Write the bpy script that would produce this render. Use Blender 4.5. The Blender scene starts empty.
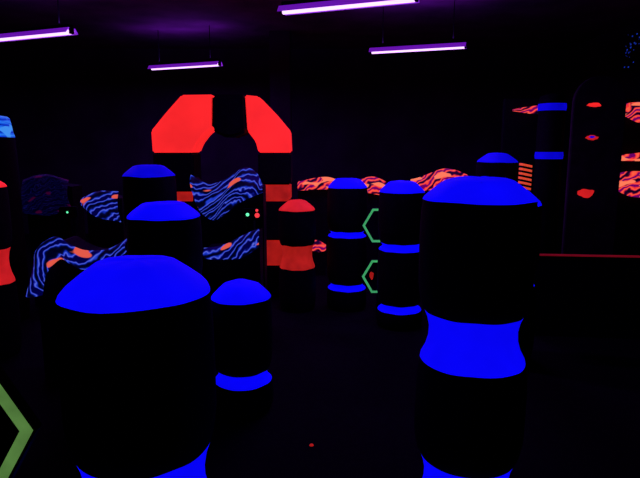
import bpy, bmesh, math, random
from mathutils import Vector, noise
random.seed(4)
sc = bpy.context.scene
sc.view_settings.view_transform = 'Standard'
sc.view_settings.look = 'None'
COL = sc.collection

# ------------------------------------------------------------ materials
def new_mat(name):
    m = bpy.data.materials.new(name); m.use_nodes = True
    return m, m.node_tree, m.node_tree.nodes['Principled BSDF']

def fluo(name, col, strength=1.0, base=None, var=0.16, scale=5.0):
    """UV reactive fabric: glows by fluorescence, slightly uneven dye"""
    m, nt, b = new_mat(name)
    b.inputs['Base Color'].default_value = (*(base or col), 1)
    b.inputs['Roughness'].default_value = 0.7
    b.inputs['Specular IOR Level'].default_value = 0.15
    tc = nt.nodes.new('ShaderNodeTexCoord')
    n = nt.nodes.new('ShaderNodeTexNoise'); n.inputs['Scale'].default_value = scale
    n.inputs['Detail'].default_value = 3
    mr = nt.nodes.new('ShaderNodeMapRange')
    mr.inputs['From Min'].default_value = .3; mr.inputs['From Max'].default_value = .7
    mr.inputs['To Min'].default_value = strength*(1-var); mr.inputs['To Max'].default_value = strength*(1+var)
    nt.links.new(tc.outputs['Object'], n.inputs['Vector'])
    nt.links.new(n.outputs['Fac'], mr.inputs['Value'])
    b.inputs['Emission Color'].default_value = (*col, 1)
    nt.links.new(mr.outputs['Result'], b.inputs['Emission Strength'])
    return m

def dark(name, col, rough=0.7, spec=0.2, bump=0.0, scale=20):
    m, nt, b = new_mat(name)
    tc = nt.nodes.new('ShaderNodeTexCoord')
    n = nt.nodes.new('ShaderNodeTexNoise'); n.inputs['Scale'].default_value = scale
    n.inputs['Detail'].default_value = 4
    cr = nt.nodes.new('ShaderNodeValToRGB')
    cr.color_ramp.elements[0].position = .3; cr.color_ramp.elements[1].position = .75
    cr.color_ramp.elements[0].color = (*[c*.6 for c in col], 1)
    cr.color_ramp.elements[1].color = (*[c*1.3 for c in col], 1)
    nt.links.new(tc.outputs['Object'], n.inputs['Vector'])
    nt.links.new(n.outputs['Fac'], cr.inputs['Fac'])
    nt.links.new(cr.outputs['Color'], b.inputs['Base Color'])
    b.inputs['Roughness'].default_value = rough
    b.inputs['Specular IOR Level'].default_value = spec
    if bump:
        bp = nt.nodes.new('ShaderNodeBump'); bp.inputs['Strength'].default_value = bump
        nt.links.new(n.outputs['Fac'], bp.inputs['Height'])
        nt.links.new(bp.outputs['Normal'], b.inputs['Normal'])
    return m

def camo(name, stops, patch_col, strength=0.8, freq=5.0, dist=4.0, uv=True, patch_at=.60, pscale=5.0):
    """hand painted fluorescent tiger stripes running along the cloth, with larger glowing leaf patches"""
    m, nt, b = new_mat(name)
    b.inputs['Roughness'].default_value = .8
    b.inputs['Base Color'].default_value = (.005, .005, .01, 1)
    L = nt.links.new
    tc = nt.nodes.new('ShaderNodeTexCoord')
    src = tc.outputs['UV' if uv else 'Object']
    mp = nt.nodes.new('ShaderNodeMapping'); mp.inputs['Scale'].default_value = (1.1, 1, 1) if uv else (1, .3, 1)
    mp.inputs['Rotation'].default_value = (0, 0, .35)
    w = nt.nodes.new('ShaderNodeTexWave'); w.wave_type = 'BANDS'; w.bands_direction = 'Y' if uv else 'Z'
    w.inputs['Scale'].default_value = freq; w.inputs['Distortion'].default_value = dist
    w.inputs['Detail'].default_value = 2.0; w.inputs['Detail Scale'].default_value = 1.9
    cr = nt.nodes.new('ShaderNodeValToRGB')
    el = cr.color_ramp.elements
    el[0].position = stops[0][0]; el[0].color = (*stops[0][1], 1)
    el[1].position = stops[1][0]; el[1].color = (*stops[1][1], 1)
    for p, c in stops[2:]:
        e = el.new(p); e.color = (*c, 1)
    mp2 = nt.nodes.new('ShaderNodeMapping'); mp2.inputs['Scale'].default_value = (.8, 1.8, 1.8); mp2.inputs['Rotation'].default_value = (0, 0, -.3)
    n = nt.nodes.new('ShaderNodeTexNoise'); n.inputs['Scale'].default_value = pscale; n.inputs['Detail'].default_value = 0.5
    st = nt.nodes.new('ShaderNodeMapRange'); st.inputs['From Min'].default_value = patch_at; st.inputs['From Max'].default_value = patch_at+.025
    mx = nt.nodes.new('ShaderNodeMix'); mx.data_type = 'RGBA'
    L(src, mp.inputs['Vector']); L(mp.outputs['Vector'], w.inputs['Vector']); L(w.outputs['Fac'], cr.inputs['Fac'])
    L(src, mp2.inputs['Vector']); L(mp2.outputs['Vector'], n.inputs['Vector']); L(n.outputs['Fac'], st.inputs['Value'])
    L(st.outputs['Result'], mx.inputs[0]); L(cr.outputs['Color'], mx.inputs[6]); mx.inputs[7].default_value = (*patch_col, 1)
    L(mx.outputs[2], b.inputs['Emission Color'])
    b.inputs['Emission Strength'].default_value = strength
    return m

BLUE = fluo('fluorescent_blue_vinyl', (0.002, 0.001, .95), 0.95, (.006, .006, .5), .10, 4)
BLUE_D = fluo('fluorescent_blue_vinyl_darker', (0.002, 0.001, .66), 0.85, (.006, .006, .5), .2, 6)  # darker, more uneven variant of the blue vinyl
RED = fluo('fluorescent_red_vinyl', (.97, .020, .022), .98, (.5, .02, .02), .1, 3)
RED_D = fluo('fluorescent_red_vinyl_darker', (.60, .012, .014), .9, (.4, .02, .02), .25, 5)  # deeper red than RED, with stronger random variation
ORG = fluo('fluorescent_orange_vinyl', (.38, .010, .008), .9, (.4, .03, .01), .3, 6)
GREEN = fluo('fluorescent_green_paint', (.09, .21, .05), .85, (.1, .3, .1), .2, 12)
GREEN2 = fluo('fluorescent_green_tape', (.05, .38, .13), .85, (.1, .4, .1), .15, 10)
BLACK = dark('black_vinyl', (.005, .0035, .008), .75, .08, .1)
WALL = dark('dark_purple_wall_paint', (.032, .010, .040), .9, .1, .05, 1.5)
CEIL = dark('dark_ceiling_panels', (.09, .03, .08), .9, .1, .1, 2)
FLOORM = dark('black_rubber_floor', (.006, .003, .007), .85, .06, .2, 25)
PANELM = dark('charcoal_board', (.055, .025, .045), .8, .1, .05, 8)
K = (0.0, 0.0, 0.010)
CB = camo('camo_blue_orange', [(.0, K), (.22, (.001, .003, .05)), (.36, (.005, .02, .40)), (.52, (.02, .06, .72)), (.64, (.12, .17, .74)), (.74, (.01, .02, .45)), (.88, (.0, .0, .06))], (.85, .11, .07), .9, 3.1, 6.5, patch_at=.65, pscale=6.5)
CR = camo('camo_red_orange', [(.0, K), (.20, (.06, 0, .04)), (.34, (.8, .025, .03)), (.60, (1, .12, .06)), (.80, (.95, .03, .03)), (.94, (.15, .0, .12))], (1, .20, .10), 1.0, 2.3, 6.5, patch_at=.60, pscale=6)
CD = camo('camo_dim_blue', [(.0, K), (.45, K), (.6, (.003, .003, .05)), (.75, (.004, .004, .09)), (.9, K)], (.05, .0, .03), .6, 6, 8, patch_at=.66, pscale=9)
CL = camo('camo_bright_blue', [(.0, (0, .03, .5)), (.3, (.0, .06, .8)), (.5, (.02, .20, .98)), (.7, (.0, .04, .6)), (.9, (.02, .2, .95))], (.05, .3, .95), .9, 5, 5, uv=False, patch_at=.62)

# ------------------------------------------------------------ mesh helpers
def finish(name, bm, mats, smooth=True, parent=None, loc=(0, 0, 0)):
    me = bpy.data.meshes.new(name)
    bmesh.ops.recalc_face_normals(bm, faces=bm.faces)
    bm.to_mesh(me); bm.free()
    for m in mats: me.materials.append(m)
    if smooth:
        for p in me.polygons: p.use_smooth = True
    ob = bpy.data.objects.new(name, me); ob.location = loc
    COL.objects.link(ob)
    if parent: ob.parent = parent
    return ob

def empty(name, loc=(0, 0, 0)):
    e = bpy.data.objects.new(name, None); e.location = loc; e.empty_display_size = .1
    COL.objects.link(e); return e

def box(name, lo, hi, mat, parent=None, bev=0.0):
    c = [(a+b)/2 for a, b in zip(lo, hi)]
    bm = bmesh.new(); bmesh.ops.create_cube(bm, size=1)
    for v in bm.verts:
        v.co = Vector([v.co[i]*(hi[i]-lo[i]) for i in range(3)])
    if bev: bmesh.ops.bevel(bm, geom=bm.edges[:], offset=bev, segments=2, affect='EDGES')
    return finish(name, bm, [mat], False, parent, c)

def pillar(x, y, R, rim, bands, fluo_mat=BLUE, caph=.10, cap_mat=None, seed=0, waist=.86, topr=.42, name='inflatable_pillar', wob=1.0):
    """stacked inflatable barrel bunker. bands: list of (z_top, z_bottom) of the fluorescent waists"""
    prof = []
    prof.append((0.001, rim+caph*1.02, 1)); prof.append((topr*.55*R, rim+caph*1.015, 1))
    prof.append((topr*R, rim+caph*.96, 1))
    prof.append(((topr+.10)*R, rim+caph*.88, 1))
    mid = (topr+.10+.95)/2
    prof.append((R*mid, rim+caph*.55, 1))
    prof.append((R*.93, rim+caph*.22, 1)); prof.append((R*.985, rim+caph*.07, 1))
    prof.append((R*1.005, rim-.004, 0))
    z = rim
    def barrel(z0, z1):
        h = z0-z1
        for t, r in ((.03, 1.0), (.10, 1.02), (.25, 1.035), (.5, 1.04), (.75, 1.035), (.88, 1.0), (.95, .965)):
            prof.append((R*r, z0-h*t, 0))
    for zt, zb in bands:
        barrel(z, zt)
        h = zt-zb
        prof.append((R*(waist+.07), zt, 2))
        prof.append((R*(waist+.01), zt-h*.15, 2)); prof.append((R*(waist-.03), zt-h*.35, 2))
        prof.append((R*(waist-.02), zt-h*.55, 2)); prof.append((R*(waist+.035), zt-h*.75, 2))
        prof.append((R*(waist+.12), zt-h*.92, 2))
        prof.append((R*(waist+.135), zb, 0))
        z = zb
    barrel(z, .0)
    prof.append((R*.9, 0, 0)); prof.append((.001, 0, 0))
    N = 64
    bm = bmesh.new(); rings = []
    for i, (r, zz, mt) in enumerate(prof):
        ring = []
        for k in range(N):
            a = 2*math.pi*k/N
            nz = noise.noise(Vector((math.cos(a)*1.6+seed*7.3, math.sin(a)*1.6, zz*3)))
            lob = 1 + wob*(.008*math.cos(8*a+seed) + .014*nz)
            dz = wob*.007*noise.noise(Vector((math.cos(a)*1.5+seed*3.1, math.sin(a)*1.5, zz*1.2+9))) if zz > 0.02 else 0
            if 0 < i < len(prof)-1 and (mt == 2 or prof[i-1][2] == 2): dz += .0018*math.cos(8*a+seed)
            ring.append(bm.verts.new((r*lob*math.cos(a), r*lob*math.sin(a), zz+dz)))
        rings.append(ring)
    for i in range(len(rings)-1):
        for k in range(N):
            f = bm.faces.new((rings[i][k], rings[i][(k+1) % N], rings[i+1][(k+1) % N], rings[i+1][k]))
            f.material_index = prof[i][2]
    bmesh.ops.remove_doubles(bm, verts=bm.verts, dist=.0008)
    return finish(name, bm, [BLACK, cap_mat or fluo_mat, fluo_mat], True, None, (x, y, 0))

# ------------------------------------------------------------ room
XL, XR, YB, YF, ZC = -6.0, 4.5, 10.5, -1.5, 3.5
box('floor', (XL, YF, -.1), (XR, YB, 0), FLOORM)
box('ceiling', (XL, YF, ZC), (XR, YB, ZC+.1), CEIL)
box('wall_back', (XL, YB, 0), (XR, YB+.1, ZC), WALL)
box('wall_front', (XL, YF-.1, 0), (XR, YF, ZC), WALL)
box('wall_left', (XL-.1, YF, 0), (XL, YB, ZC), WALL)
box('wall_right', (XR, YF, 0), (XR+.1, YB, ZC), WALL)
box('support_column', (-.78, 8.9, 0), (-.46, 9.22, ZC), WALL, None, .01)
box('baseboard_back', (XL, YB-.02, 0), (XR, YB, .1), BLACK)

# ------------------------------------------------------------ pillars
pillar(-.540, 1.58, .214, 1.334, [(.850, .60)], seed=1, caph=.090, topr=.46)
pillar(.628, 2.19, .2155, 1.548, [(1.088, .880), (.455, .22)], seed=2, caph=.080, waist=.84, topr=.52)
pillar(.293, 5.90, .208, 1.325, [(.86, .80), (.29, .225)], seed=3, topr=.55, wob=.6, caph=.09)
pillar(.785, 5.30, .216, 1.325, [(.835, .765), (.235, .165)], seed=4, topr=.5, wob=.6)
pillar(-.520, 3.54, .193, .775, [(.285, .20)], seed=5, caph=.095, topr=.5)
pillar(-.985, 3.47, .222, 1.320, [(.88, .75)], seed=6, caph=.085, topr=.5)
pillar(-1.49, 4.85, .222, 1.50, [(1.0, .9)], seed=7, fluo_mat=BLUE_D, caph=.09, topr=.5)
pillar(2.03, 6.40, .225, 1.575, [(.95, .75)], seed=8, fluo_mat=BLUE_D, caph=.1)
pillar(1.55, 4.43, .212, 1.295, [(.74, .64)], seed=9, caph=.12, waist=.8)
pillar(-2.78, 4.50, .21, 1.43, [(.92, .63)], seed=10, fluo_mat=RED_D, caph=.09, cap_mat=RED)
pillar(-3.19, 5.50, .19, 1.84, [], seed=11, fluo_mat=CL, caph=.20, topr=.72)
pillar(-.245, 5.85, .19, 1.09, [(.72, .47)], seed=12, fluo_mat=ORG, caph=.10, cap_mat=RED_D)
def slim(x, y, R, top, collars):
    bm = bmesh.new(); N = 40
    zs = [(top+.03, R*.3, 0), (top, R*.9, 0)]
    for a, b in collars:
        zs += [(a+.02, R*1.0, 0), (a, R*1.02, 1), ((a+b)/2, R*1.05, 1), (b, R*1.02, 0), (b-.03, R*.97, 0), (b-.25, R*1.0, 0)]
    zs += [(.02, R, 0), (0, R*.95, 0)]
    rings = []
    for z, r, m in zs:
        rings.append([bm.verts.new((r*math.cos(2*math.pi*k/N), r*math.sin(2*math.pi*k/N), z)) for k in range(N)])
    for i in range(len(rings)-1):
        for k in range(N):
            bm.faces.new((rings[i][k], rings[i][(k+1) % N], rings[i+1][(k+1) % N], rings[i+1][k])).material_index = zs[i][2]
    bm.faces.new(rings[0]); bm.faces.new(rings[-1])
    return finish('collared_post', bm, [BLACK, BLUE_D], True, None, (x, y, 0))
slim(2.86, 7.0, .160, 2.36, [(2.265, 2.18), (1.68, 1.595)])

# ------------------------------------------------------------ inflatable arch
arch = empty('inflatable_arch', (.04, 6.5, -.0))
def slab(name, pts, mat, depth=.42, parent=None, bev=.035, y=0):
    bm = bmesh.new()
    a = [bm.verts.new((p[0], y-depth/2, p[1])) for p in pts]
    b = [bm.verts.new((p[0], y+depth/2, p[1])) for p in pts]
    bm.faces.new(a); bm.faces.new(b[::-1])
    n = len(pts)
    for i in range(n):
        bm.faces.new((a[i], b[i], b[(i+1) % n], a[(i+1) % n]))
    bmesh.ops.recalc_face_normals(bm, faces=bm.faces)
    if bev: bmesh.ops.bevel(bm, geom=bm.edges[:], offset=bev, segments=3, affect='EDGES', clamp_overlap=True)
    return finish(name, bm, [mat], False, parent)
slab('knee_left', [(-1.92, 1.68), (-1.925, 1.92), (-1.75, 2.12), (-1.57, 2.31), (-1.23, 2.315), (-1.245, 1.95), (-1.33, 1.89), (-1.42, 1.78), (-1.465, 1.68)], RED, parent=arch, bev=.015)
slab('crown', [(-1.24, 2.315), (-.86, 2.315), (-.85, 1.92), (-.95, 1.86), (-1.05, 1.84), (-1.15, 1.86), (-1.25, 1.94)], BLACK, depth=.46, parent=arch)
slab('knee_right', [(-.87, 2.31), (-.72, 2.295), (-.54, 2.11), (-.38, 1.92), (-.37, 1.68), (-.73, 1.68), (-.76, 1.80), (-.85, 1.92)], RED, parent=arch, bev=.015)
def leg(tag, x0, x1, cuts):
    for i, (zt, zb, m) in enumerate(cuts):
        ins = .0 if m is BLACK else .012
        slab(f'leg_{tag}_{i}', [(x0+ins, zb), (x0+ins, zt), (x1-ins, zt), (x1-ins, zb)], m, .42-ins*2, arch, .02)
leg('left', -1.92, -1.465, [(1.68, 1.24, BLACK), (1.24, 1.13, ORG), (1.13, .68, BLACK), (.68, .38, ORG), (.38, 0, BLACK)])
leg('right', -.74, -.37, [(1.68, 1.32, BLACK), (1.32, 1.13, ORG), (1.13, .68, BLACK), (.68, .38, ORG), (.38, 0, BLACK)])

# ------------------------------------------------------------ camouflage covered bunkers
def interp(pts, t):
    s = t*(len(pts)-1); i = min(int(s), len(pts)-2); f = s-i
    p0 = pts[max(i-1, 0)]; p1 = pts[i]; p2 = pts[i+1]; p3 = pts[min(i+2, len(pts)-1)]
    return tuple(.5*((2*p1[k])+(-p0[k]+p2[k])*f+(2*p0[k]-5*p1[k]+4*p2[k]-p3[k])*f*f+(-p0[k]+3*p1[k]-3*p2[k]+p3[k])*f**3) for k in (0, 1))

def drape(y, top, bot, mat, name='camouflage_covered_bunker', body=True, depth=.28, seed=0):
    e = empty(name, ((top[0][0]+top[-1][0])/2, y, 0)); ox = e.location.x
    bm = bmesh.new(); NU, NV = 40, 12; g = []
    uvl = bm.loops.layers.uv.new('UVMap'); uvs = {}
    acc = 0; prev = None
    for i in range(NU+1):
        t = i/NU; a = interp(top, t); b = interp(bot, t); row = []
        mid = Vector(((a[0]+b[0])/2, (a[1]+b[1])/2))
        if prev is not None: acc += (mid-prev).length
        prev = mid; wd = math.hypot(a[0]-b[0], a[1]-b[1])
        for j in range(NV+1):
            s = j/NV
            x = a[0]+(b[0]-a[0])*s; z = a[1]+(b[1]-a[1])*s
            yy = -.03-.05*math.sin(math.pi*s) + .018*math.sin(x*22+seed+z*9)+.02*noise.noise(Vector((x*5, z*5, seed)))
            v = bm.verts.new((x-ox, yy, z)); row.append(v)
            uvs[v] = (acc+seed*1.37, s*max(wd, .1)+seed*.71)
        g.append(row)
    for i in range(NU):
        for j in range(NV):
            f = bm.faces.new((g[i][j], g[i+1][j], g[i+1][j+1], g[i][j+1]))
            for l in f.loops: l[uvl].uv = uvs[l.vert]
    c = finish('painted_cover', bm, [mat], True, e)
    md = c.modifiers.new('s', 'SOLIDIFY'); md.thickness = .008
    if body:
        bm = bmesh.new(); N = 24; fr = []
        for i in range(N+1):
            t = i/N; a = interp(top, t); b = interp(bot, t)
            fr.append(((a[0]+b[0])/2-ox, a[1]*.75+b[1]*.25))
        F = [[bm.verts.new((x, yy, zz)) for x, zz in fr] for yy in (.03, depth)]
        G = [[bm.verts.new((x, yy, 0)) for x, zz in fr] for yy in (.03, depth)]
        for i in range(N):
            bm.faces.new((F[0][i], F[0][i+1], G[0][i+1], G[0][i])); bm.faces.new((F[1][i], F[1][i+1], G[1][i+1], G[1][i]))
            bm.faces.new((F[0][i], F[0][i+1], F[1][i+1], F[1][i])); bm.faces.new((G[0][i], G[0][i+1], G[1][i+1], G[1][i]))
        bm.faces.new((F[0][0], F[1][0], G[1][0], G[0][0])); bm.faces.new((F[0][N], F[1][N], G[1][N], G[0][N]))
        finish('body', bm, [BLACK], False, e)
    return e

dA = drape(5.0, [(-1.155, 1.50), (-.99, 1.42), (-.83, 1.47), (-.68, 1.56), (-.57, 1.52), (-.515, 1.40)],
      [(-1.155, 1.36), (-1.09, 1.18), (-.98, 1.09), (-.88, 1.13), (-.72, 1.25), (-.515, 1.34)], CB, seed=1)
dB = drape(5.1, [(-2.18, 1.28), (-2.03, 1.345), (-1.84, 1.345)], [(-2.16, 1.19), (-2.03, 1.10), (-1.84, 1.06)], CB, seed=2.5)
drape(4.0, [(-2.17, .66), (-2.08, .98), (-1.94, 1.10), (-1.82, 1.05), (-1.70, 1.0), (-1.55, 1.01), (-1.41, 1.085)],
      [(-2.06, .66), (-2.00, .83), (-1.91, .93), (-1.84, .90), (-1.72, .86), (-1.55, .90), (-1.41, .99)], CB, seed=3.3)
drape(4.5, [(-.95, .93), (-.80, .95), (-.66, 1.02), (-.50, 1.09)], [(-.95, .84), (-.80, .83), (-.66, .84), (-.50, .93)], CB, seed=4.2)
drape(8.0, [(-.32, 1.25), (.07, 1.32), (.36, 1.25), (.60, 1.30), (.78, 1.32), (.95, 1.25)],
      [(-.32, 1.12), (.07, 1.14), (.36, 1.14), (.60, 1.11), (.78, 1.07), (.95, 1.04)], CR, seed=5)
drape(8.0, [(1.30, 1.28), (1.5, 1.34), (1.73, 1.43), (1.92, 1.42), (2.11, 1.35)], [(1.30, 1.10), (1.5, 1.12), (1.73, 1.15), (1.92, 1.24), (2.11, 1.30)], CR, seed=6)
drape(7.4, [(-.14, .50), (-.02, .50), (.08, .44)], [(-.14, .36), (-.02, .34), (.08, .36)], CR, seed=7)
drape(5.9, [(-3.15, 1.40), (-2.9, 1.46), (-2.65, 1.40)], [(-3.15, 1.05), (-2.9, 1.02), (-2.65, 1.1)], CD, seed=8)
bw = empty('painted_barricade', (3.6, 7.35, 0))
box('board', (-1.2, .02, 0), (.85, .12, 2.36), BLACK, bw, .01)
def band(top, bot, mat, seed, yy):
    e = drape(yy, top, bot, mat, 'tmp', False, seed=seed)
    c = e.children[0]; c.parent = bw; c.location = (e.location.x-3.6, yy-7.35, 0)
    bpy.data.objects.remove(e); c.name = 'camouflage_band'
band([(2.47, 2.215), (2.66, 2.25), (2.90, 2.28)], [(2.47, 2.195), (2.66, 2.17), (2.90, 2.15)], CR, 11, 7.32)
band([(3.82, 2.27), (4.08, 2.31), (4.42, 2.28)], [(3.80, 2.19), (4.08, 2.06), (4.42, 2.00)], CR, 12, 7.32)
band([(3.80, 1.62), (4.08, 1.66), (4.42, 1.70)], [(3.80, 1.57), (4.08, 1.56), (4.42, 1.57)], CR, 13, 7.32)
band([(3.80, 1.38), (4.08, 1.43), (4.42, 1.41)], [(3.82, 1.22), (4.08, 1.10), (4.42, 1.08)], CR, 14, 7.32)
rt = empty('round_topped_cutout_board', (3.19, 6.5, 0))
pts = [(-.30, 0), (-.30, 2.24)]+[(.30*math.cos(math.pi-a), 2.24+.30*math.sin(a)) for a in [math.pi*i/16 for i in range(1, 16)]]+[(.30, 2.24), (.30, 0)]
slab('board', pts, PANELM, .06, rt, .008)
def patch(cx, cz, w, h, mat, parent, y, nm='painted_patch', seed=0):
    bm = bmesh.new(); vs = []
    for i in range(24):
        a = 2*math.pi*i/24; r = 1+.35*noise.noise(Vector((math.cos(a)*1.8+seed, math.sin(a)*1.8, seed)))
        vs.append(bm.verts.new((cx+w*r*math.cos(a), y, cz+h*r*math.sin(a))))
    f = bm.faces.new(vs); r = bmesh.ops.extrude_face_region(bm, geom=[f])
    for v in r['geom']:
        if isinstance(v, bmesh.types.BMVert): v.co.y += .004
    return finish(nm, bm, [mat], False, parent)
patch(-.07, 2.215, .080, .022, RED, rt, -.036, seed=1)
patch(-.07, 1.85, .075, .028, RED_D, rt, -.036, seed=2)
patch(-.09, 1.21, .10, .050, RED_D, rt, -.036, seed=3)
patch(-.07, 1.855, .035, .012, BLUE_D, rt, -.042, seed=5)

sp = empty('hazard_striped_post', (2.21, 6.0, 0))
box('post', (-.05, -.05, 0), (.05, .05, 1.58), BLACK, sp, .005)
TAPE = fluo('fluorescent_tape', (.8, .07, .03), .8)
for i in range(6):
    z = 1.285+i*.048
    slab(f'stripe_{i}', [(-.052, z+.022), (.052, z), (.052, z+.024), (-.052, z+.046)], TAPE, .106, sp, 0)

lb = empty('low_barrier', (3.2, 4.9, 0)); lb.rotation_euler = (0, 0, -.10)
box('panel', (-1.23, -.05, 0), (1.1, .05, .765), BLACK, lb, .004)
DR = fluo('dim_red_strip', (.15, .002, .008), .8)
box('trim_strip', (-1.23, -.056, .764), (1.1, .0, .773), DR, lb)

# ------------------------------------------------------------ hexagon target boards
def hexframe(cx, cz, R, th, parent, y, mat):
    bm = bmesh.new(); rings = []
    for yy in (y, y+.012):
        for r in (R, R-th):
            rings.append([bm.verts.new((cx+r*math.cos(math.pi/3*i), yy, cz+r*math.sin(math.pi/3*i))) for i in range(6)])
    o1, i1, o2, i2 = rings
    for k in range(6):
        l = (k+1) % 6
        bm.faces.new((o1[k], o1[l], i1[l], i1[k])); bm.faces.new((o2[k], o2[l], i2[l], i2[k]))
        bm.faces.new((o1[k], o1[l], o2[l], o2[k])); bm.faces.new((i1[k], i1[l], i2[l], i2[k]))
    finish('green_hexagon_outline', bm, [mat], False, parent)
    slab('hexagon_board', [(cx+(R+.008)*math.cos(math.pi/3*i), cz+(R+.008)*math.sin(math.pi/3*i)) for i in range(6)], BLACK, .03, parent, 0, y+.02)
h1 = empty('hexagon_target_board', (.634, 5.6, 0))
hexframe(0, .952, .20, .026, h1, 0, GREEN2); hexframe(0, .417, .20, .026, h1, 0, GREEN2)
patch(-.10, .43, .022, .04, ORG, h1, -.004, 'orange_target', 3)
box('post', (-.04, .036, 0), (.04, .07, 1.1), BLACK, h1)
h2 = empty('hexagon_target_board', (-.932, 1.30, 0))
hexframe(0, 1.040, .205, .032, h2, 0, GREEN)
box('post', (-.04, .036, 0), (.04, .07, 1.2), BLACK, h2)
box('foot', (-.15, -.05, 0), (.10, .15, .02), BLACK, h2)

# ------------------------------------------------------------ sensor units with LEDs (fixed to the covered bunkers)
def led_unit(x, y, z, leds, par):
    e = empty('sensor_unit', (x-par.location.x, y-par.location.y, 0)); e.parent = par
    box('housing', (-.08, 0, z-.05), (.08, .05, z+.05), BLACK, e, .01)
    box('bracket', (-.015, .01, z-.2), (.015, .20, z-.04), BLACK, e)
    for i, (dx, dz, r, m) in enumerate(leds):
        bm = bmesh.new(); bmesh.ops.create_uvsphere(bm, u_segments=16, v_segments=8, radius=r)
        finish(f'led_{i}', bm, [m], True, e, (dx, -.002, z+dz))
LG = fluo('led_green', (.15, 1, .45), 1.2, var=.05); LR = fluo('led_red', (1, .05, .06), .9, var=.3)
led_unit(-.605, 4.86, 1.155, [(-.035, 0, .015, LG), (.05, -.006, .022, LR), (.048, .038, .013, LR)], dA)
led_unit(-2.27, 4.95, 1.165, [(0, 0, .009, LG)], dB)
bm = bmesh.new(); bmesh.ops.create_cone(bm, cap_ends=True, segments=20, radius1=.013, radius2=.010, depth=.006)
finish('dropped_red_counter', bm, [ORG], True, None, (-.05, 3.04, .003))

bm = bmesh.new()
for i in range(60):
    y = random.uniform(7.2, 8.5); z = random.gauss(3.15, .14); r = random.uniform(.004, .014)
    if not 2.8 < z < 3.45: continue
    vs = [bm.verts.new((XR-.003, y+r*1.8*math.cos(a), z+r*math.sin(a))) for a in [math.pi*k/4 for k in range(8)]]
    bm.faces.new(vs)
finish('paint_splatter', bm, [fluo('splatter_blue', (.01, .03, .35), .7)], False)

# ------------------------------------------------------------ blacklight fixtures
m, nt, b = new_mat('blacklight_tube_glass')
b.inputs['Base Color'].default_value = (.3, .1, .5, 1)
b.inputs['Emission Color'].default_value = (.85, .50, 1.0, 1); b.inputs['Emission Strength'].default_value = 1.8
TUBE = m
m, nt, b = new_mat('reflector_baked_glow')
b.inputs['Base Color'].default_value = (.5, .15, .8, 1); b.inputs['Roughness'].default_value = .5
b.inputs['Emission Color'].default_value = (.20, .01, .62, 1); b.inputs['Emission Strength'].default_value = .6  # tube's violet spill on the trough, put into its colour and emission
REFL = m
def fixture(x, y, z, L=1.2, ang=-.375):
    e = empty('blacklight_tube_fixture', (x, y, z)); e.rotation_euler = (0, 0, ang)
    bm = bmesh.new()
    bmesh.ops.create_cone(bm, cap_ends=True, segments=20, radius1=.024, radius2=.024, depth=L)
    for v in bm.verts: v.co = Vector((v.co.z, v.co.y, v.co.x))
    finish('tube', bm, [TUBE], True, e)
    prof = [(-.080, -.014), (-.045, .035), (.045, .035), (.080, -.014), (.083, -.012), (.048, .04), (-.048, .04), (-.083, -.012)]
    bm = bmesh.new()
    A = [bm.verts.new((-L/2-.02, p[0], p[1])) for p in prof]; B = [bm.verts.new((L/2+.02, p[0], p[1])) for p in prof]
    for i in range(8): bm.faces.new((A[i], A[(i+1) % 8], B[(i+1) % 8], B[i]))
    finish('reflector', bm, [REFL], False, e)
    for s in (-1, 1):
        box(f'lamp_holder_{(s+1)//2}', (s*(L/2+.012)-.012, -.025, -.02), (s*(L/2+.012)+.012, .025, .04), BLACK, e)
        box(f'hanger_{(s+1)//2}', (s*L*.38-.004, -.004, .05), (s*L*.38+.004, .004, ZC-z), BLACK, e)
    box('ballast_housing', (-L/2, -.035, .04), (L/2, .035, .075), BLACK, e)
    for nm, zz, rx, en in (('blacklight_glow_down', -.035, 0, 20), ('blacklight_glow_up', .10, math.pi, 7)):
        ld = bpy.data.lights.new(nm, 'AREA'); ld.shape = 'RECTANGLE'; ld.size = L; ld.size_y = .06
        ld.color = (.30, .05, 1); ld.energy = en
        lo = bpy.data.objects.new(nm, ld); lo.location = (0, 0, zz); lo.rotation_euler = (rx, 0, 0); lo.parent = e
        COL.objects.link(lo)
fixture(1.175, 7.0, 2.91, 1.12, -.34)
fixture(-2.05, 8.7, 2.94, 1.2)
fixture(-3.17, 6.3, 2.93)
fixture(.22, 4.93, 2.92, 1.17)

# ------------------------------------------------------------ camera
cd = bpy.data.cameras.new('camera'); cd.sensor_width = 36; cd.lens = 31.16
co = bpy.data.objects.new('camera', cd); co.location = (0, 0, 1.75)
co.rotation_euler = (math.radians(90-9.5), 0, 0)
COL.objects.link(co); sc.camera = co
w = bpy.data.worlds.new('world'); sc.world = w; w.use_nodes = True
w.node_tree.nodes['Background'].inputs['Color'].default_value = (.01, .0, .03, 1)
w.node_tree.nodes['Background'].inputs['Strength'].default_value = .2
